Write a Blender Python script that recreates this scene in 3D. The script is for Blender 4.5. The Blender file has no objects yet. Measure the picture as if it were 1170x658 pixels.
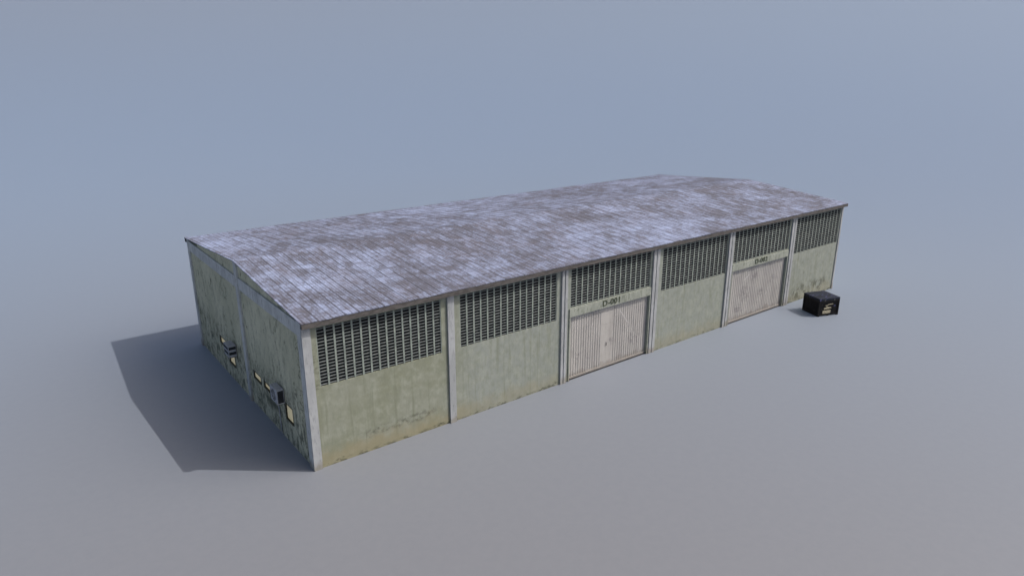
import bpy, bmesh, math, random
from mathutils import Vector, Matrix
R = math.radians
S = bpy.context.scene
C = S.collection
random.seed(7)

# ------------------------------------------------------------------ camera, sky, sun, exposure
cam_d = bpy.data.cameras.new('camera'); cam = bpy.data.objects.new('camera', cam_d); C.objects.link(cam)
cam.location = (-7.66, -21.7395, 13.9366)
cam.rotation_euler = (math.pi/2 - 0.3074, 0, -0.655)
cam_d.sensor_width = 36; cam_d.lens = 784.37/1170*36
cam_d.clip_start = 0.1; cam_d.clip_end = 20000
S.camera = cam

SUN_EL, SUN_AZ = 50.0, -39.3          # elevation and direction towards the sun (math angle from +x)
sun_dir = Vector((math.cos(R(SUN_EL))*math.cos(R(SUN_AZ)), math.cos(R(SUN_EL))*math.sin(R(SUN_AZ)), math.sin(R(SUN_EL))))
w = bpy.data.worlds.new('World'); S.world = w; w.use_nodes = True
nt = w.node_tree; nt.nodes.clear()
wo = nt.nodes.new('ShaderNodeOutputWorld'); bg = nt.nodes.new('ShaderNodeBackground'); sky = nt.nodes.new('ShaderNodeTexSky')
sky.sky_type = 'NISHITA'; sky.sun_disc = False
sky.sun_elevation = R(SUN_EL); sky.sun_rotation = R(90 - SUN_AZ)
sky.altitude = 0; sky.air_density = 1.0; sky.dust_density = 10.0; sky.ozone_density = 1.0
bg.inputs[1].default_value = 0.100
nt.links.new(sky.outputs[0], bg.inputs[0]); nt.links.new(bg.outputs[0], wo.inputs[0])
sl = bpy.data.lights.new('sun', 'SUN'); sl.energy = 2.7; sl.angle = R(0.3); sl.color = (1.0, 0.955, 0.9)
so = bpy.data.objects.new('sun', sl); C.objects.link(so); so.location = (20, -20, 40)
so.rotation_euler = sun_dir.to_track_quat('Z', 'Y').to_euler()
S.view_settings.view_transform = 'Standard'; S.view_settings.look = 'None'
S.view_settings.gamma = 1; S.view_settings.exposure = 0.0

# ------------------------------------------------------------------ shader helpers
class Mat:
    """small expression helper around a Principled material; values are sockets or numbers"""
    def __init__(s, name, rough=0.8, spec=0.3, metal=0.0):
        s.m = bpy.data.materials.new(name); s.m.use_nodes = True
        s.t = s.m.node_tree; s.b = s.t.nodes['Principled BSDF']
        s.b.inputs['Roughness'].default_value = rough; s.b.inputs['Specular IOR Level'].default_value = spec
        s.b.inputs['Metallic'].default_value = metal
        s.co = s.t.nodes.new('ShaderNodeTexCoord').outputs['Object']
        sp = s.t.nodes.new('ShaderNodeSeparateXYZ'); s.t.links.new(s.co, sp.inputs[0])
        s.x, s.y, s.z = sp.outputs
    def put(s, inp, v):
        if isinstance(v, bpy.types.NodeSocket): s.t.links.new(v, inp)
        else: inp.default_value = v
    def math(s, op, a, b=0.0, c=None, clamp=False):
        n = s.t.nodes.new('ShaderNodeMath'); n.operation = op; n.use_clamp = clamp
        s.put(n.inputs[0], a); s.put(n.inputs[1], b)
        if c is not None: s.put(n.inputs[2], c)
        return n.outputs[0]
    def add(s, a, b): return s.math('ADD', a, b)
    def mul(s, a, b): return s.math('MULTIPLY', a, b)
    def sub(s, a, b): return s.math('SUBTRACT', a, b)
    def step(s, v, a, b, lo=0.0, hi=1.0):
        n = s.t.nodes.new('ShaderNodeMapRange'); n.interpolation_type = 'SMOOTHSTEP'
        s.put(n.inputs[0], v)
        for i, q in zip((1, 2, 3, 4), (a, b, lo, hi)): s.put(n.inputs[i], q)
        return n.outputs[0]
    def vec(s, x, y, z):
        n = s.t.nodes.new('ShaderNodeCombineXYZ'); s.put(n.inputs[0], x); s.put(n.inputs[1], y); s.put(n.inputs[2], z)
        return n.outputs[0]
    def noise(s, scale=1.0, sc=(1, 1, 1), detail=6, rough=0.6, dist=0.0, off=(0, 0, 0), vec=None):
        mp = s.t.nodes.new('ShaderNodeMapping'); mp.inputs['Scale'].default_value = sc; mp.inputs['Location'].default_value = off
        s.t.links.new(vec if vec is not None else s.co, mp.inputs[0])
        n = s.t.nodes.new('ShaderNodeTexNoise'); n.inputs['Scale'].default_value = scale
        n.inputs['Detail'].default_value = detail; n.inputs['Roughness'].default_value = rough; n.inputs['Distortion'].default_value = dist
        s.t.links.new(mp.outputs[0], n.inputs['Vector'])
        return n.outputs['Fac']
    def white(s, vec):
        n = s.t.nodes.new('ShaderNodeTexWhiteNoise'); s.t.links.new(vec, n.inputs['Vector']); return n.outputs['Value']
    def voro(s, scale, sc=(1, 1, 1), feature='DISTANCE_TO_EDGE', vec=None):
        mp = s.t.nodes.new('ShaderNodeMapping'); mp.inputs['Scale'].default_value = sc
        s.t.links.new(vec if vec is not None else s.co, mp.inputs[0])
        n = s.t.nodes.new('ShaderNodeTexVoronoi'); n.feature = feature; n.inputs['Scale'].default_value = scale
        s.t.links.new(mp.outputs[0], n.inputs['Vector']); return n.outputs['Distance']
    def mix(s, f, a, b, mode='MIX'):
        n = s.t.nodes.new('ShaderNodeMix'); n.data_type = 'RGBA'; n.blend_type = mode
        s.put(n.inputs[0], f)
        for i, q in ((6, a), (7, b)): s.put(n.inputs[i], q if isinstance(q, bpy.types.NodeSocket) else (*q, 1))
        return n.outputs[2]
    def col(s, c):
        s.put(s.b.inputs['Base Color'], c if isinstance(c, bpy.types.NodeSocket) else (*c, 1)); return s
    def bump(s, h, dist=0.01, st=1.0):
        n = s.t.nodes.new('ShaderNodeBump'); n.inputs['Distance'].default_value = dist; n.inputs['Strength'].default_value = st
        s.t.links.new(h, n.inputs['Height']); s.t.links.new(n.outputs[0], s.b.inputs['Normal']); return s
    def box(s, u, v, u0, u1, v0, v1, soft=0.3):
        """soft rectangle mask in two coordinates"""
        a = s.mul(s.step(u, u0-soft, u0+soft), s.step(u, u1-soft, u1+soft, 1, 0))
        b = s.mul(s.step(v, v0-soft*.5, v0+soft*.5), s.step(v, v1-soft*.5, v1+soft*.5, 1, 0))
        return s.mul(a, b)

def plaster_front():
    m = Mat('green_plaster_front', 0.9, 0.2)
    big = m.noise(0.45, detail=4); mid = m.noise(2.2, (1, 1, 1), 6, 0.65); fine = m.noise(22, detail=5, rough=0.7)
    c = m.mix(m.step(big, .35, .65), (.205, .220, .160), (.250, .266, .222))
    c = m.mix(m.mul(m.step(m.x, 5.0, 7.5), .75), c, (.258, .288, .285))
    c = m.mix(m.mul(m.step(mid, .4, .7), .5), c, (.36, .385, .335))
    c = m.mix(m.mul(m.step(m.noise(5, (1, 1, .6), 8, .8), .46, .64), .5), c, (.165, .185, .14))
    c = m.mix(m.mul(m.step(fine, .35, .7), .30), c, (.23, .25, .205))
    # vertical run marks
    run = m.step(m.noise(1.0, (5.5, 1, .28), 6, .6), .52, .70)
    c = m.mix(m.mul(run, .5), c, (.155, .172, .12))
    # ochre rising damp: ragged band above the ground
    edge = m.add(m.z, m.mul(m.noise(1.3, detail=6, rough=.65), -1.5))
    c = m.mix(m.mul(m.step(edge, -.55, .15, 1, 0), m.step(m.x, 5.0, 8.0, .62, .32)), c, (.265, .235, .145))
    # black mould: scuffs low on the first bay, along the foot, and on the last bay
    n1 = m.step(m.noise(3.2, (1, 1, 1.3), 7, .66), .42, .66)
    n2 = m.step(m.noise(4.0, (.6, 1, 1.5), 8, .72, off=(3, 0, 1)), .47, .58)
    bay1 = m.mul(m.box(m.x, m.z, 2.1, 5.1, .60, .95, .22), n1)
    foot = m.mul(m.step(m.add(m.z, m.mul(m.noise(1.6, detail=6), -.55)), -.25, -.08, 1, 0), n2)
    last = m.mul(m.box(m.x, m.z, 31.0, 35.2, .1, 1.05, .5), m.step(m.noise(2.6, (1, 1, .7), 8, .7, off=(0, 0, 5)), .46, .58))
    lastb = m.mul(m.box(m.x, m.z, 31.0, 34.5, 1.2, 2.9, .5), m.step(m.noise(2.6, (1.4, 1, .8), 8, .7, off=(7, 0, 5)), .56, .64))
    win = m.mul(m.box(m.x, m.z, .0, .5, 3.1, 4.9, .2), n2)
    allm = m.math('MAXIMUM', m.math('MAXIMUM', m.mul(bay1, .68), m.mul(foot, .85)), m.math('MAXIMUM', m.mul(last, .65), m.math('MAXIMUM', m.mul(lastb, .45), m.mul(win, .5))))
    c = m.mix(allm, c, (.065, .07, .05))
    m.col(c).bump(m.add(mid, m.mul(fine, .35)), .012, .5)
    return m.m

def plaster_end():
    m = Mat('green_plaster_mouldy', 0.92, 0.2)
    big = m.noise(0.6, (1, 1, .6), 5); fine = m.noise(16, detail=5, rough=.7)
    c = m.mix(m.step(big, .35, .65), (.50, .505, .37), (.62, .62, .47))
    c = m.mix(m.mul(m.step(m.noise(2.4, (1, 1.6, .8), 9, .78, off=(0, 1, 1)), .50, .62), .55), c, (.27, .285, .22))
    c = m.mix(m.mul(m.step(fine, .40, .66), .28), c, (.26, .275, .225))
    st = m.step(m.noise(1.1, (1, 1.7, .55), 9, .70), .55, .66)
    c = m.mix(m.mul(st, .50), c, (.15, .16, .12))
    # mould blotches, denser where the damp climbs from the ground (ragged front)
    climb = m.step(m.add(m.z, m.mul(m.noise(.7, detail=7, rough=.6, off=(1, 4, 2)), -3.6)), -.6, 1.5, 1, 0)
    blot = m.step(m.noise(2.4, (1, 1.2, .75), 9, .76), .46, .60)
    c = m.mix(m.mul(m.mul(blot, climb), .78), c, (.06, .07, .055))
    band = m.mul(m.step(m.math('ABSOLUTE', m.sub(m.add(m.z, m.mul(m.noise(.8, detail=5), 1.0)), 2.6)), .05, .55, 1, 0), m.step(m.noise(4.2, (1, 1.2, 1), 9, .8, off=(0, 5, 0)), .50, .62))
    c = m.mix(m.mul(band, .7), c, (.055, .065, .05))
    c = m.mix(m.mul(m.step(m.noise(1.7, (1, 1.3, .75), 8, .70, off=(0, 8, 3)), .58, .65), .75), c, (.06, .07, .055))
    # a few long wandering cracks
    wv = m.vec(0.0, m.add(m.y, m.mul(m.noise(1.1, detail=8, rough=.75), 2.6)), m.mul(m.z, .22))
    cr = m.mul(m.step(m.voro(.42, vec=wv), .0, .020, 1, 0), m.step(m.noise(.9, detail=5, off=(0, 3, 7)), .40, .50))
    c = m.mix(m.mul(cr, .8), c, (.05, .06, .045))
    c = m.mix(m.mul(m.step(m.noise(1.9, detail=7, off=(0, 2, 9)), .58, .70), .35), c, (.47, .49, .39))
    m.col(c).bump(m.add(big, m.mul(fine, .4)), .012, .5)
    return m.m

def concrete(name, a, b, dirt=(.16, .17, .17), amt=.5):
    m = Mat(name, .85, .25)
    c = m.mix(m.step(m.noise(1.4, (1, 1, .5), 6), .35, .65), a, b)
    c = m.mix(m.mul(m.step(m.noise(7, (1.5, 1.5, .4), 8, .7), .50, .66), amt), c, dirt)
    c = m.mix(m.mul(m.step(m.add(m.z, m.mul(m.noise(3, detail=5), -.9)), -.35, .0, 1, 0), .6), c, (.22, .20, .16))
    m.col(c).bump(m.noise(25, detail=4), .005, .5)
    return m.m

def roof_mat():
    m = Mat('weathered_roof_sheeting', .66, .3)
    # narrow sheets down the slope in short courses, each with its own tone
    col_id = m.math('FLOOR', m.mul(m.x, 1/.5))
    shift = m.mul(m.white(m.vec(col_id, 3.0, 0.0)), 1.3)
    row_f = m.mul(m.add(m.y, shift), 1/.48)
    row_id = m.math('FLOOR', row_f)
    tone = m.white(m.vec(col_id, row_id, 1.0))
    half = m.white(m.vec(m.math('FLOOR', m.mul(m.x, 4.0)), row_id, 4.0))
    patch = m.noise(.24, (1, 1.15, 1), 5, .62, .6)
    patch2 = m.noise(.9, (1.1, .7, 1), 9, .78, .3, off=(5, 2, 0))
    streak = m.noise(2.6, (2.4, .42, 1), 9, .80, off=(1, 6, 0))
    grit = m.noise(4.6, (1.2, 1.0, 1), 9, .85, off=(8, 1, 0))
    v = m.add(m.add(m.mul(patch, .62), m.mul(patch2, .66)), m.add(m.mul(tone, .11), m.mul(half, .07)))
    v = m.add(v, m.add(m.mul(streak, .74), m.mul(grit, .84)))
    k = m.step(v, 1.34, 1.80)                     # 0 weathered, 1 chalky pale
    c = m.mix(k, (.108, .110, .142), (.325, .39, .59))
    warm = m.step(m.add(m.noise(.7, (1, .7, 1), 8, .72, off=(9, 1, 0)), m.mul(tone, .06)), .50, .68)
    c = m.mix(m.mul(warm, .25), c, (.170, .148, .168))
    rust = m.step(m.add(m.noise(1.3, (1, .6, 1), 9, .76, off=(2, 9, 0)), m.mul(half, .05)), .62, .72)
    c = m.mix(m.mul(rust, .32), c, (.155, .105, .09))
    pale = m.step(m.noise(2.0, (1.5, .8, 1), 9, .82, off=(2, 7, 0)), .56, .68)
    c = m.mix(m.mul(pale, .55), c, (.45, .51, .78))
    dark = m.step(m.noise(3.6, (1.8, .55, 1), 9, .84, off=(4, 4, 0)), .54, .66)
    c = m.mix(m.mul(dark, .60), c, (.085, .078, .095))
    # grime along seams and laps, broken up
    fx = m.math('FRACT', m.mul(m.x, 1/.5)); dx = m.math('MINIMUM', fx, m.sub(1.0, fx))
    seam = m.step(dx, .02, .13, 1, 0)
    brk = m.step(m.noise(1.5, (1.3, .5, 1), 6, .7, off=(0, 9, 0)), .42, .62)
    c = m.mix(m.mul(m.mul(seam, brk), .62), c, (.07, .065, .08))
    fx2 = m.math('FRACT', m.mul(m.x, 4.0)); d2 = m.math('MINIMUM', fx2, m.sub(1.0, fx2))
    brk2 = m.step(m.noise(1.9, (1.5, .6, 1), 6, .7, off=(6, 2, 0)), .40, .58)
    c = m.mix(m.mul(m.mul(m.step(d2, .02, .16, 1, 0), brk2), .62), c, (.09, .085, .10))
    fr = m.math('FRACT', row_f); lap = m.step(fr, .0, .12, 1, 0)
    c = m.mix(m.mul(m.mul(lap, m.step(m.noise(2.2, detail=5, off=(3, 0, 0)), .38, .56)), .7), c, (.09, .083, .10))
    m.col(c)
    corr = m.math('SINE', m.mul(m.x, 2*math.pi/.125))
    m.bump(m.add(m.add(m.mul(corr, .25), m.mul(grit, 1.0)), m.mul(lap, -.6)), .018, .55)
    return m.m

def door_mat():
    m = Mat('greige_door_paint', .6, .35)
    c = m.mix(m.step(m.noise(1.2, (1.4, 1, .5), 6), .35, .65), (.41, .402, .39), (.345, .337, .33))
    c = m.mix(m.mul(m.step(m.noise(5, (2.2, 1, .35), 8, .7), .52, .68), .5), c, (.25, .238, .225))
    c = m.mix(m.mul(m.step(m.noise(2.3, (1, 1, 1), 8, .7, off=(2, 0, 6)), .60, .68), .55), c, (.20, .19, .21))
    def smudge(u0, v0, r):
        d = m.math('SQRT', m.add(m.math('POWER', m.sub(m.x, u0), 2), m.math('POWER', m.sub(m.z, v0), 2)))
        return m.mul(m.step(d, r*.3, r, 1, 0), m.step(m.noise(4.5, (1.2, 1, .9), 8, .75), .44, .58))
    sm = 0
    for (u0, v0, r) in ((16.85, 1.15, .65), (13.05, 1.05, .28), (15.25, 1.3, .3), (26.2, 1.6, .8), (27.8, 1.3, .4), (26.9, 2.5, .6), (25.6, .8, .5), (29.0, 1.9, .5)):
        sm = m.math('MAXIMUM', smudge(u0, v0, r), sm)
    c = m.mix(m.mul(sm, .48), c, (.115, .11, .12))
    def scratch(u0, v0, u1, v1, w_):
        k = (v1-v0)/(u1-u0)
        dv = m.math('ABSOLUTE', m.sub(m.sub(m.z, v0), m.mul(m.sub(m.x, u0), k)))
        return m.mul(m.step(dv, w_*.5, w_*1.4, 1, 0), m.mul(m.step(m.x, u0-.02, u0+.02), m.step(m.x, u1-.02, u1+.02, 1, 0)))
    sc = 0
    for q in ((15.75, 2.80, 16.35, 2.02, .035), (13.9, 2.35, 13.98, 2.55, .05), (12.75, 2.6, 12.83, 2.85, .06), (14.7, .8, 14.75, 1.1, .05), (16.6, 1.4, 16.68, 1.7, .05), (26.0, 2.4, 26.5, 2.7, .03), (28.3, 1.0, 28.6, 1.5, .03)):
        sc = m.math('MAXIMUM', scratch(*q), sc)
    c = m.mix(m.mul(sc, .75), c, (.58, .57, .57))
    c = m.mix(m.mul(m.step(m.add(m.z, m.mul(m.noise(3, detail=5), -.8)), -.3, .05, 1, 0), .6), c, (.22, .20, .18))
    m.col(c).bump(m.noise(12, detail=4), .004, .5)
    return m.m

def plain(name, c1, c2=None, rough=.7, spec=.3, metal=0.0, scale=6.0, sc=(1, 1, 1)):
    m = Mat(name, rough, spec, metal)
    c2 = c2 or tuple(q*.72 for q in c1)
    m.col(m.mix(m.step(m.noise(scale, sc, 7, .7), .38, .66), c1, c2))
    return m.m

def glow_mat():
    m = Mat('lit_pane', .4, .4)
    m.col((.5, .45, .3))
    n = m.noise(2.4, (1, 1, 1), 3)
    e = m.mix(m.step(n, .3, .7), (.92, .80, .50), (.80, .74, .54))
    m.put(m.b.inputs['Emission Color'], e)
    m.put(m.b.inputs['Emission Strength'], .22)
    return m.m

def ground_mat():
    m = Mat('grey_ground_blue_sheen', .5, .5); m.b.inputs['IOR'].default_value = 1.5; m.b.inputs['Sheen Weight'].default_value = 1.0; m.b.inputs['Sheen Roughness'].default_value = .45; m.b.inputs['Sheen Tint'].default_value = (.46, .68, 1, 1)  # blue sheen tint imitates the backdrop's fade to pale blue with distance
    fine = m.noise(3.0, detail=8, rough=.7)
    c = m.mix(m.step(fine, .3, .7), (.180, .184, .202), (.190, .194, .212))
    m.col(c)
    return m.m

def crate_mat():
    m = Mat('scuffed_black_paint', .6, .15)
    c = m.mix(m.step(m.noise(3, detail=7, rough=.7), .40, .65), (.004, .004, .005), (.010, .010, .012))
    c = m.mix(m.mul(m.step(m.noise(5, (1, 1, 1), 8, .75, off=(1, 3, 2)), .56, .66), .5), c, (.06, .055, .045))
    m.col(c).bump(m.noise(15, detail=4), .004, .5)
    return m.m

def lid_mat():
    m = Mat('scratched_blue_black_lid', .5, .2)
    c = m.mix(m.step(m.noise(2.5, detail=7, rough=.7), .40, .65), (.010, .013, .022), (.02, .027, .045))
    sv = m.vec(m.mul(m.x, 1.2), m.mul(m.sub(m.y, m.mul(m.x, .5)), 7.0), 0.0)
    c = m.mix(m.mul(m.step(m.noise(1.6, detail=5, vec=sv), .55, .66), .7), c, (.13, .13, .30))
    m.col(c)
    return m.m

M = dict(front=plaster_front(), end=plaster_end(), roof=roof_mat(), door=door_mat(), glow=glow_mat(), ground=ground_mat(),
         crate=crate_mat(), lid=lid_mat(),
         pil=concrete('pale_painted_concrete', (.38, .40, .425), (.30, .318, .335)),
         beam=concrete('blue_grey_concrete', (.56, .585, .585), (.45, .475, .48)),
         green=concrete('pale_green_painted_concrete', (.315, .34, .305), (.245, .268, .24), (.10, .115, .085), .7),
         fascia=plain('brown_grey_fascia', (.105, .098, .096), (.06, .056, .055), scale=3, sc=(1, 1, 3)),
         slat=plain('green_grey_louvre', (.165, .185, .19), (.10, .115, .12), scale=5),
         mull=plain('pale_green_mullion', (.26, .30, .275), (.16, .19, .18), scale=4, sc=(1, 1, .5)),
         dark=plain('interior_shade_black', (.008, .010, .012), (.014, .016, .018), .9, .1),  # near-black colour stands in for the shade behind the louvres
         frame=plain('dark_window_frame', (.13, .14, .12), (.07, .08, .07)),
         ac=plain('grey_blue_sheet_metal', (.42, .44, .47), (.30, .32, .35), .6, .4),
         acd=plain('dark_vent', (.02, .022, .026), (.035, .038, .042), .7, .3),
         text=plain('faded_black_stencil', (.035, .045, .03), (.10, .12, .08), .85, .2, scale=18),
         edge=plain('worn_black_edge', (.006, .006, .007), (.014, .014, .014), .6, .2, scale=8),
         cream=plain('worn_cream_marking', (.50, .46, .34), (.26, .24, .18), .8, .2, scale=14),
         iron=plain('dark_iron', (.05, .05, .055), (.03, .03, .032), .5, .5))

# ------------------------------------------------------------------ mesh helpers
def prop(o, label=None, cat=None, group=None, kind=None):
    if label: o['label'] = label
    if cat: o['category'] = cat
    if group: o['group'] = group
    if kind: o['kind'] = kind
    return o

def mesh_obj(name, verts, faces, mat, parent=None, smooth=False, bevel=0.0):
    me = bpy.data.meshes.new(name); me.from_pydata([tuple(v) for v in verts], [], faces)
    bm = bmesh.new(); bm.from_mesh(me); bmesh.ops.recalc_face_normals(bm, faces=bm.faces)
    if bevel:
        bmesh.ops.bevel(bm, geom=bm.edges[:], offset=bevel, segments=2, affect='EDGES', profile=.6)
    bm.to_mesh(me); bm.free()
    me.materials.append(mat)
    if smooth:
        for p in me.polygons: p.use_smooth = True
    o = bpy.data.objects.new(name, me); C.objects.link(o)
    if parent: o.parent = parent
    return o

class MB:
    def __init__(s): s.v = []; s.f = []
    def hexa(s, p):
        """eight corners: bottom ring then top ring"""
        n = len(s.v); s.v += [Vector(q) for q in p]
        s.f += [tuple(n+i for i in q) for q in ((0, 3, 2, 1), (4, 5, 6, 7), (0, 1, 5, 4), (1, 2, 6, 5), (2, 3, 7, 6), (3, 0, 4, 7))]
    def box(s, x0, x1, y0, y1, z0, z1):
        s.hexa([(x0, y0, z0), (x1, y0, z0), (x1, y1, z0), (x0, y1, z0), (x0, y0, z1), (x1, y0, z1), (x1, y1, z1), (x0, y1, z1)])
    def prism(s, poly, a, b):
        """poly: list of 3D points, extruded by vector b-a"""
        n = len(s.v); k = len(poly); d = Vector(b)-Vector(a)
        s.v += [Vector(p) for p in poly]+[Vector(p)+d for p in poly]
        s.f.append(tuple(range(n, n+k))); s.f.append(tuple(range(n+2*k-1, n+k-1, -1)))
        for i in range(k):
            j = (i+1) % k; s.f.append((n+i, n+j, n+k+j, n+k+i))
    def tube(s, pts, r, seg=10):
        pts = [Vector(p) for p in pts]; n0 = len(s.v)
        for i, p in enumerate(pts):
            d = (pts[min(i+1, len(pts)-1)]-pts[max(i-1, 0)]).normalized()
            a = d.orthogonal().normalized(); b = d.cross(a)
            for k in range(seg):
                t = 2*math.pi*k/seg; s.v.append(p+a*math.cos(t)*r+b*math.sin(t)*r)
        for i in range(len(pts)-1):
            for k in range(seg):
                q = n0+i*seg+k; e = n0+i*seg+(k+1) % seg; s.f.append((q, e, e+seg, q+seg))
        s.f.append(tuple(range(n0, n0+seg))); s.f.append(tuple(range(n0+(len(pts)-1)*seg, n0+len(pts)*seg)))
    def build(s, name, mat, parent=None, bevel=0.0, smooth=False):
        return mesh_obj(name, s.v, s.f, mat, parent, smooth, bevel)

def wall_cells(mb, us, zs, holes, put, top=None, extra=()):
    """fill a wall from cells between the breaks, leaving the holes open; put(mb,u0,u1,z0,z1a,z1b)"""
    us = sorted(set(us)); zs = sorted(set(zs))
    for a, b in zip(us, us[1:]):
        um = (a+b)/2
        run = None
        for c, d in zip(zs, zs[1:]):
            zm = (c+d)/2
            hole = any(h[0] < um < h[1] and h[2] < zm < h[3] for h in holes)
            if hole:
                if run is not None: put(mb, a, b, run, c, c); run = None
            elif run is None: run = c
        if run is not None:
            put(mb, a, b, run, top(a) if top else zs[-1], top(b) if top else zs[-1])

# ------------------------------------------------------------------ ground
# flat round the building, then rising very gently into a seamless sweep far behind it
gv, gf = [(12, 8, 0)], []
rad = [30, 60]+[60+q*22 for q in range(1, 26)]
NS = 96
for r_ in rad:
    z = 0 if r_ <= 60 else 0.00034*(r_-60)**2
    for k in range(NS):
        t = 2*math.pi*k/NS; gv.append((12+r_*math.cos(t), 8+r_*math.sin(t), z))
for k in range(NS): gf.append((0, 1+k, 1+(k+1) % NS))
for i in range(len(rad)-1):
    for k in range(NS):
        a_, b_ = 1+i*NS+k, 1+i*NS+(k+1) % NS; gf.append((a_, a_+NS, b_+NS, b_))
g = mesh_obj('ground', gv, gf, M['ground'], smooth=True)
prop(g, kind='structure')

# ------------------------------------------------------------------ warehouse
X = [0, 5.95, 11.97, 18.05, 24.2, 30.38, 36.0]
L, D, RY = 36.0, 15.29, 7.15
EZ, RZ = 5.78, 6.37                      # underside of roof at the wall line, at the ridge
wh = bpy.data.objects.new('warehouse', None); C.objects.link(wh)
prop(wh, 'long low green plaster warehouse with pale weathered roof, louvred windows and two ribbed doors', 'warehouse')
def soffit(y):
    return EZ+(RZ-EZ)*(y/RY if y < RY else (D-y)/(D-RY))

# front wall with its openings
T = .22
holes, windows, doors = [], [], []
for i in range(6):
    a, b = X[i], X[i+1]
    isdoor = i in (2, 4)
    x0 = a+(.46 if i not in (2, 4) else .42); x1 = b-(.42 if i < 5 else .22)
    if i == 5: x0 = a+.36
    if i == 2: x0, x1 = 12.38, 17.72
    if i == 4: x0, x1 = 24.56, 30.02
    if i == 3: x0, x1 = 18.58, 23.92
    z0, z1 = (3.64, 5.46) if isdoor else (3.20, 5.43)
    holes.append((x0, x1, z0, z1)); windows.append((x0, x1, z0, z1, i))
    if isdoor:
        holes.append((x0, x1, -.1, 3.17)); doors.append((x0, x1, 0, 3.17, i))
us = [0, L]+[h[0] for h in holes]+[h[1] for h in holes]
zs = [0, EZ]+[h[2] for h in holes if h[2] > 0]+[h[3] for h in holes]
mb = MB()
wall_cells(mb, us, zs, holes, lambda m, a, b, z0, za, zb: m.hexa([(a, 0, z0), (b, 0, z0), (b, T, z0), (a, T, z0), (a, 0, za), (b, 0, zb), (b, T, zb), (a, T, za)]))
prop(mb.build('wall', M['front'], wh), 'sunlit pale green front wall')
mb = MB(); mb.box(0, L, D-T, D, 0, EZ); mb.build('wall', M['front'], wh)

# end walls; lit window openings in the near one
lit = [(1.87, 2.66, 1.00, 1.67), (4.36, 5.09, 1.42, 1.68), (5.47, 6.42, 1.37, 1.68), (9.20, 10.12, .80, 1.66), (10.40, 11.42, 1.38, 1.72)]
def endwall(xa, xb, holes):
    mb = MB()
    us = [T, RY, D-T]+[h[0] for h in holes]+[h[1] for h in holes]
    zs = [0, EZ]+[h[2] for h in holes]+[h[3] for h in holes]
    wall_cells(mb, us, zs, holes, lambda m, a, b, z0, za, zb: m.hexa([(xa, a, z0), (xb, a, z0), (xb, b, z0), (xa, b, z0), (xa, a, za), (xb, a, za), (xb, b, zb), (xa, b, zb)]), soffit)
    return mb.build('wall', M['end'], wh)
prop(endwall(0, T, lit), 'shaded mouldy gable wall with small lit windows')
endwall(L-T, L, [])

# pilasters
def pilaster(x0, x1, y0, y1, z1, mat='pil', groove=None):
    mb = MB()
    if groove:
        mid = (x0+x1)/2
        mb.box(x0, mid-.03, y0, y1, 0, z1); mb.box(mid-.03, mid+.03, y0+.05, y1, 0, z1-.003); mb.box(mid+.03, x1, y0, y1, 0, z1)
    else: mb.box(x0, x1, y0, y1, 0, z1)
    return mb.build('pilaster', M[mat], wh)
pilaster(-.07, .25, -.07, -.002, EZ-.02)                 # near corner
for i, wd, gr in ((1, .30, False), (2, .34, True), (3, .44, True), (4, .42, True), (5, .44, True)):
    pilaster(X[i]-wd/2, X[i]+wd/2, -.08, -.002, EZ-.02, 'pil', gr)
pilaster(L-.1, L+.05, -.05, -.002, EZ-.02)
for i in range(1, 6): pilaster(X[i]-.2, X[i]+.2, D+.002, D+.08, EZ-.02)
# gable posts and tie beams
mb = MB(); mb.box(-.07, -.002, -.0, .36, 0, EZ-.01); mb.build('corner_post', M['beam'], wh)
mb = MB(); mb.box(-.08, -.002, RY-.17, RY+.17, 0, RZ-.03); mb.build('pilaster', M['beam'], wh)
mb = MB(); mb.box(-.07, -.002, D-.24, D+.06, 0, EZ-.02); mb.build('corner_post', M['beam'], wh)
for a, b in ((.362, RY-.172), (RY+.172, D-.242)):
    mb = MB(); mb.box(-.055, -.002, a, b, 5.17, 5.68); mb.build('tie_beam', M['beam'], wh)
for a, b in ((-.0, .3), (RY-.17, RY+.17), (D-.24, D+.06)):
    mb = MB(); mb.box(L+.002, L+.07, a+.002, b, 0, EZ-.02); mb.build('corner_post' if a != RY-.17 else 'pilaster', M['beam'], wh)
for a, b in ((.302, RY-.172), (RY+.172, D-.242)):
    mb = MB(); mb.box(L+.002, L+.055, a, b, 5.17, 5.68); mb.build('tie_beam', M['beam'], wh)

# louvred windows: slats > mullion frame, added black sheet painting in the unlit interior
for (x0, x1, z0, z1, i) in windows:
    mb = MB()
    n = int(round((z1-z0)/.122)); st = (z1-z0)/n
    for k in range(n):
        z = z0+(k+.35)*st
        mb.box(x0, x1, (.023 if k % 2 else .026), .062, z, z+.032+random.uniform(-.003, .003))
    lw = mb.build('louvre_window', M['slat'], wh)
    mb = MB(); nc = 15 if i < 5 else 13; cw = (x1-x0)/nc
    for k in range(nc+1):
        xc = x0+k*cw; hw = .034
        a = max(x0, xc-hw); b = min(x1, xc+hw)
        mb.box(a, b, .014+random.uniform(-.003, .003), .024, z0, z1)
    mb.build('mullions', M['mull'], lw)
    mb = MB(); mb.box(x0, x1, .085, .105, z0, z1); mb.build('shade_backing', M['dark'], lw)

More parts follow.
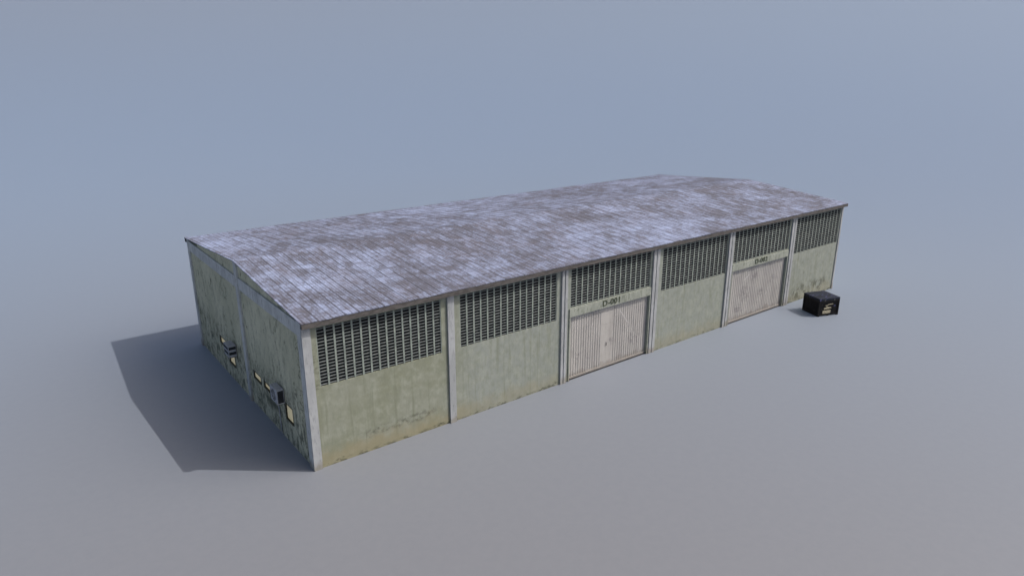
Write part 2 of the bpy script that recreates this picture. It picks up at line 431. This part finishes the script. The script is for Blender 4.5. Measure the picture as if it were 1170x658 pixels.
# doors
def text_mesh(body, size, x, z, y, mat, parent):
    cu = bpy.data.curves.new('lettering', 'FONT'); cu.body = body; cu.size = size; cu.extrude = .004; cu.offset = .005
    cu.align_x = 'CENTER'; cu.space_character = 1.1
    to = bpy.data.objects.new('tmp', cu); C.objects.link(to)
    bpy.context.view_layer.update()
    me = bpy.data.meshes.new_from_object(to.evaluated_get(bpy.context.evaluated_depsgraph_get()))
    C.objects.unlink(to); bpy.data.objects.remove(to)
    me.transform(Matrix.Translation((x, y, z)) @ Matrix.Rotation(math.pi/2, 4, 'X') @ Matrix.Scale(1.12, 4, (1, 0, 0)))
    me.materials.clear(); me.materials.append(mat)
    o = bpy.data.objects.new('lettering', me); C.objects.link(o); o.parent = parent
    return o
for (x0, x1, z0, z1, i) in doors:
    # leaf: flat sheet with pressed ribs, bottom and top rails
    mb = MB(); mb.box(x0, x1, .12, .15, .05, z1)
    if i == 2: plain_a, plain_b, pitch = x0+2.15, x0+2.95, .155
    else: plain_a, plain_b, pitch = 0, 0, .18
    x = x0+.10
    while x < x1-.08:
        if not (plain_a-.03 < x < plain_b+.03):
            mb.hexa([(x-.02, .12, .14), (x+.02, .12, .14), (x+.02, .121, .14), (x-.02, .121, .14),
                     (x-.02, .12, z1-.08), (x+.02, .12, z1-.08), (x+.02, .121, z1-.08), (x-.02, .121, z1-.08)])
            # raised rib with chamfered sides
            n = len(mb.v)
            p = [(x-pitch*.30, .1195), (x-pitch*.16, .102), (x+pitch*.16, .102), (x+pitch*.30, .1195)]
            mb.prism([(a, b, .14) for a, b in p], (0, 0, .14), (0, 0, z1-.08))
        x += pitch
    mb.box(x0, x1, .075, .1195, .05, .135); mb.box(x0, x1, .085, .1195, z1-.075, z1)
    dr = mb.build('door', M['door'], wh)
    prop(dr, 'ribbed greige sheet metal door, ' + ('with a plain wicket panel in the middle' if i == 2 else 'finely ribbed over its whole width'))
    if i == 2:
        mb = MB(); mb.box(plain_a-.01, plain_b+.01, .107, .1195, .15, 2.25); mb.build('wicket_door', M['door'], dr, .004)
        mb = MB(); mb.box(plain_a-.01, plain_b+.01, .108, .1195, 2.262, z1-.09); mb.build('transom_panel', M['door'], dr, .004)
        hx = (plain_a+plain_b)/2
        mb = MB(); mb.tube([(hx-.05, .105, 1.14), (hx-.05, .07, 1.16), (hx-.05, .07, 1.30), (hx-.05, .105, 1.32)], .014)
        mb.build('handle', M['iron'], dr)
    # jambs, track
    for a, b in ((x0-.07, x0-.003), (x1+.003, x1+.07)):
        mb = MB(); mb.box(a, b, -.045, -.002, 0, 3.165); mb.build('door_jamb', M['green'], dr)
    mb = MB(); mb.box(x0, x1, .03, .16, .0, .02); mb.build('threshold', M['iron'], dr)
    # lintel with stencilled number
    mb = MB(); mb.box(x0-.07, x1+.07, -.05, -.002, 3.19, 3.59)
    ln = mb.build('lintel', M['green'], wh, .004)
    text_mesh('D-001' if i == 2 else 'D-002', .40, (x0+x1)/2-.05, 3.30, -.066, M['text'], ln)

# lit windows in the gable
for (y0, y1, z0, z1) in lit:
    mb = MB(); mb.box(.05, .06, y0, y1, z0, z1)
    p = mb.build('lit_window', M['glow'], wh)
    mb = MB(); f = .022
    mb.box(-.02, .045, y0-f, y0, z0-f, z1+f); mb.box(-.02, .045, y1, y1+f, z0-f, z1+f)
    mb.box(-.02, .045, y0, y1, z1, z1+f); mb.box(-.04, .045, y0, y1, z0-f, z0)
    mb.build('frame', M['frame'], p)

# air conditioners bolted to the gable
def aircon(y0, y1, z0, z1, e, kind):
    b = MB(); b.box(-e, -.03, y0, y1, z0, z1)
    ac = b.build('air_conditioner', M['ac'], wh, .012)
    for yy in (y0+.1, y1-.1):
        k = MB()
        k.box(-e+.04, -.002, yy-.02, yy+.02, z0-.05, z0-.004); k.box(-.03, -.003, yy-.02, yy+.02, z0-.16, z0-.05)
        k.build('bracket', M['iron'], ac)
    if kind == 'fan':
        c = Vector((-e-.004, (y0+y1)/2, (z0+z1)/2)); rr = (z1-z0)*.40
        t = MB()
        for q in (1, .72, .44, .18):
            t.tube([c+Vector((0, math.cos(a)*rr*q, math.sin(a)*rr*q)) for a in [2*math.pi*j/24 for j in range(25)]], .009, 6)
        for a in range(6):
            t.tube([c, c+Vector((0, math.cos(a*math.pi/3)*rr, math.sin(a*math.pi/3)*rr))], .008, 6)
        t.build('fan_guard', M['ac'], ac)
        d = MB(); d.prism([c+Vector((.001, math.cos(a)*rr*.95, math.sin(a)*rr*.95)) for a in [2*math.pi*j/24 for j in range(24)]], (0, 0, 0), (-.004, 0, 0))
        d.build('fan', M['acd'], ac)
        d = MB(); d.box(-e+.03, -.06, y0-.005, y0-.0005, z0+.05, z1-.05); d.build('side_panel', M['acd'], ac)
    else:
        d = MB()
        for a, bb in ((.12, .25), (.36, .49)):
            d.box(-e+.02, -.05, y0-.006, y0-.0005, z0+a, z0+bb)
            d.box(-e-.006, -e-.0005, y0+.05, y1-.05, z0+a, z0+bb)
        d.build('vent', M['acd'], ac)
    if kind != 'fan': return ac
    p = MB(); yy = y1-.05
    p.tube([(-.10, yy, z0+.02), (-.10, yy, z0-.25), (-.05, yy+.02, z0-.45), (-.04, yy+.02, .1)], .022, 8)
    p.build('pipe', M['ac'], ac)
    return ac
prop(aircon(2.60, 3.36, 1.66, 2.27, .31, 'fan'), 'grey air conditioner with a round fan on the gable wall')
prop(aircon(8.66, 9.38, 1.56, 2.11, .38, 'vent'), 'grey air conditioner with two dark slots on the gable wall')
# roof: two sheets with thickness, raised seams, fascia boards
OS, OF, TH = .12, .27, .03
slope_f = (RZ-EZ)/RY; slope_b = (RZ-EZ)/(D-RY)
def rz(y): return RZ-(RY-y)*slope_f if y < RY else RZ-(y-RY)*slope_b
mb = MB()
nx = 72
ya, yb = -OF, D+OF
def top(x, y):      # slight unevenness of old sheeting
    return rz(y)+TH+.012*math.sin(x*.9+y*.6)*math.sin(x*.31)
ysf = [ya+(RY-ya)*k/8 for k in range(9)]+[RY+(yb-RY)*k/8 for k in range(1, 9)]
xs = [-OS+(L+2*OS)*k/nx for k in range(nx+1)]
idx = {}
for lay in (0, 1):
    for i, x in enumerate(xs):
        for j, y in enumerate(ysf):
            idx[lay, i, j] = len(mb.v)
            # ragged sheet ends along the eaves and verges
            yy = y+(random.uniform(-.012, .012) if j in (0, 16) else 0)
            mb.v.append(Vector((x, yy, top(x, y) if lay else rz(y))))
for i in range(nx):
    for j in range(16):
        mb.f.append((idx[1, i, j], idx[1, i+1, j], idx[1, i+1, j+1], idx[1, i, j+1]))
        mb.f.append((idx[0, i, j], idx[0, i, j+1], idx[0, i+1, j+1], idx[0, i+1, j]))
    for j in (0, 16): mb.f.append((idx[0, i, j], idx[0, i+1, j], idx[1, i+1, j], idx[1, i, j]))
for j in range(16):
    for i in (0, nx): mb.f.append((idx[0, i, j], idx[0, i, j+1], idx[1, i, j+1], idx[1, i, j]))
x = 0.0
while x <= L+.01:
    for (p, q) in ((ya+.01, RY), (RY, yb-.01)):
        for s in range(6):
            a = p+(q-p)*s/6; b = p+(q-p)*(s+1)/6
            w2 = .014
            mb.hexa([(x-w2, a, top(x, a)-.02), (x+w2, a, top(x, a)-.02), (x+w2, b, top(x, b)-.02), (x-w2, b, top(x, b)-.02),
                     (x-w2, a, top(x, a)+.007), (x+w2, a, top(x, a)+.007), (x+w2, b, top(x, b)+.007), (x-w2, b, top(x, b)+.007)])
    x += .5
roof = mb.build('roof', M['roof'], wh)
for ye, s in ((ya, 1), (yb, -1)):
    mb = MB(); z = rz(ye)
    a, b = sorted((ye+s*.012, ye+s*.05)); mb.box(-OS+.02, L+OS-.02, a, b, z-.19, z-.002)
    mb.build('fascia', M['fascia'], roof)
    mb = MB(); a, b = sorted((ye+s*.052, s*-.085 if s == 1 else D+.085)); mb.box(-OS+.02, L+OS-.02, a, b, z-.18, z-.16)
    mb.build('soffit', M['fascia'], roof)

# ------------------------------------------------------------------ black crate
cx, cy, ca, cw, cd, ch = 29.974, -2.447, -.343, 1.478, 1.35, 1.094
cr = bpy.data.objects.new('crate', None); C.objects.link(cr); cr.location = (cx, cy, 0); cr.rotation_euler = (0, 0, ca)
prop(cr, 'scuffed black crate with cream markings standing on the ground by the warehouse corner', 'crate')
mb = MB(); mb.box(.03, cw-.03, .03, cd-.03, .05, ch-.13); mb.build('body', M['crate'], cr)
mb = MB()
for fx in (.08, cw/2, cw-.08): mb.box(fx-.07, fx+.07, .02, cd-.02, 0, .048)
mb.build('runner', M['edge'], cr)
mb = MB(); mb.box(0, cw, 0, cd, ch-.128, ch); lid = mb.build('lid', M['lid'], cr, .012)
for x in (0, cw-.09):
    for y in (0, cd-.09):
        mb = MB(); mb.box(x, x+.09, y, y+.09, .0, ch-.131); mb.build('corner_post', M['edge'], cr, .006)
for z in (.05, ch-.24):
    mb = MB(); mb.box(.092, cw-.092, .004, .029, z, z+.09); mb.build('batten', M['edge'], cr)
    mb = MB(); mb.box(.004, .029, .092, cd-.092, z, z+.09); mb.build('batten', M['edge'], cr)
for x in (.35, cw-.45):
    mb = MB(); mb.box(x, x+.09, -.012, -.0005, ch-.17, ch-.06); mb.build('latch', M['iron'], cr, .003)
mk = MB()
def strip(pts): mk.prism([(a, .029, b) for a, b in pts], (0, 0, 0), (0, -.006, 0))
strip([(.50, .66), (.66, .67), (.70, .72), (1.02, .74), (1.04, .70), (.72, .67), (.62, .62), (.52, .62)])
strip([(.42, .42), (.40, .50), (.56, .52), (.60, .57), (.72, .55), (.92, .52), (.94, .45), (.60, .43)])
strip([(.33, .16), (.34, .33), (.50, .35), (.52, .31), (.56, .34), (.72, .35), (.73, .31), (.77, .35), (.92, .34), (.90, .17), (.62, .15), (.60, .20), (.57, .15)])
mk.build('marking', M['cream'], cr)
mk = MB(); mk.prism([(1.08, .029, .55), (1.20, .029, .52), (1.24, .029, .62), (1.12, .029, .66)], (0, 0, 0), (0, -.005, 0))
mk.build('sticker', plain('faded_blue_sticker', (.05, .06, .13), (.03, .035, .07)), cr)
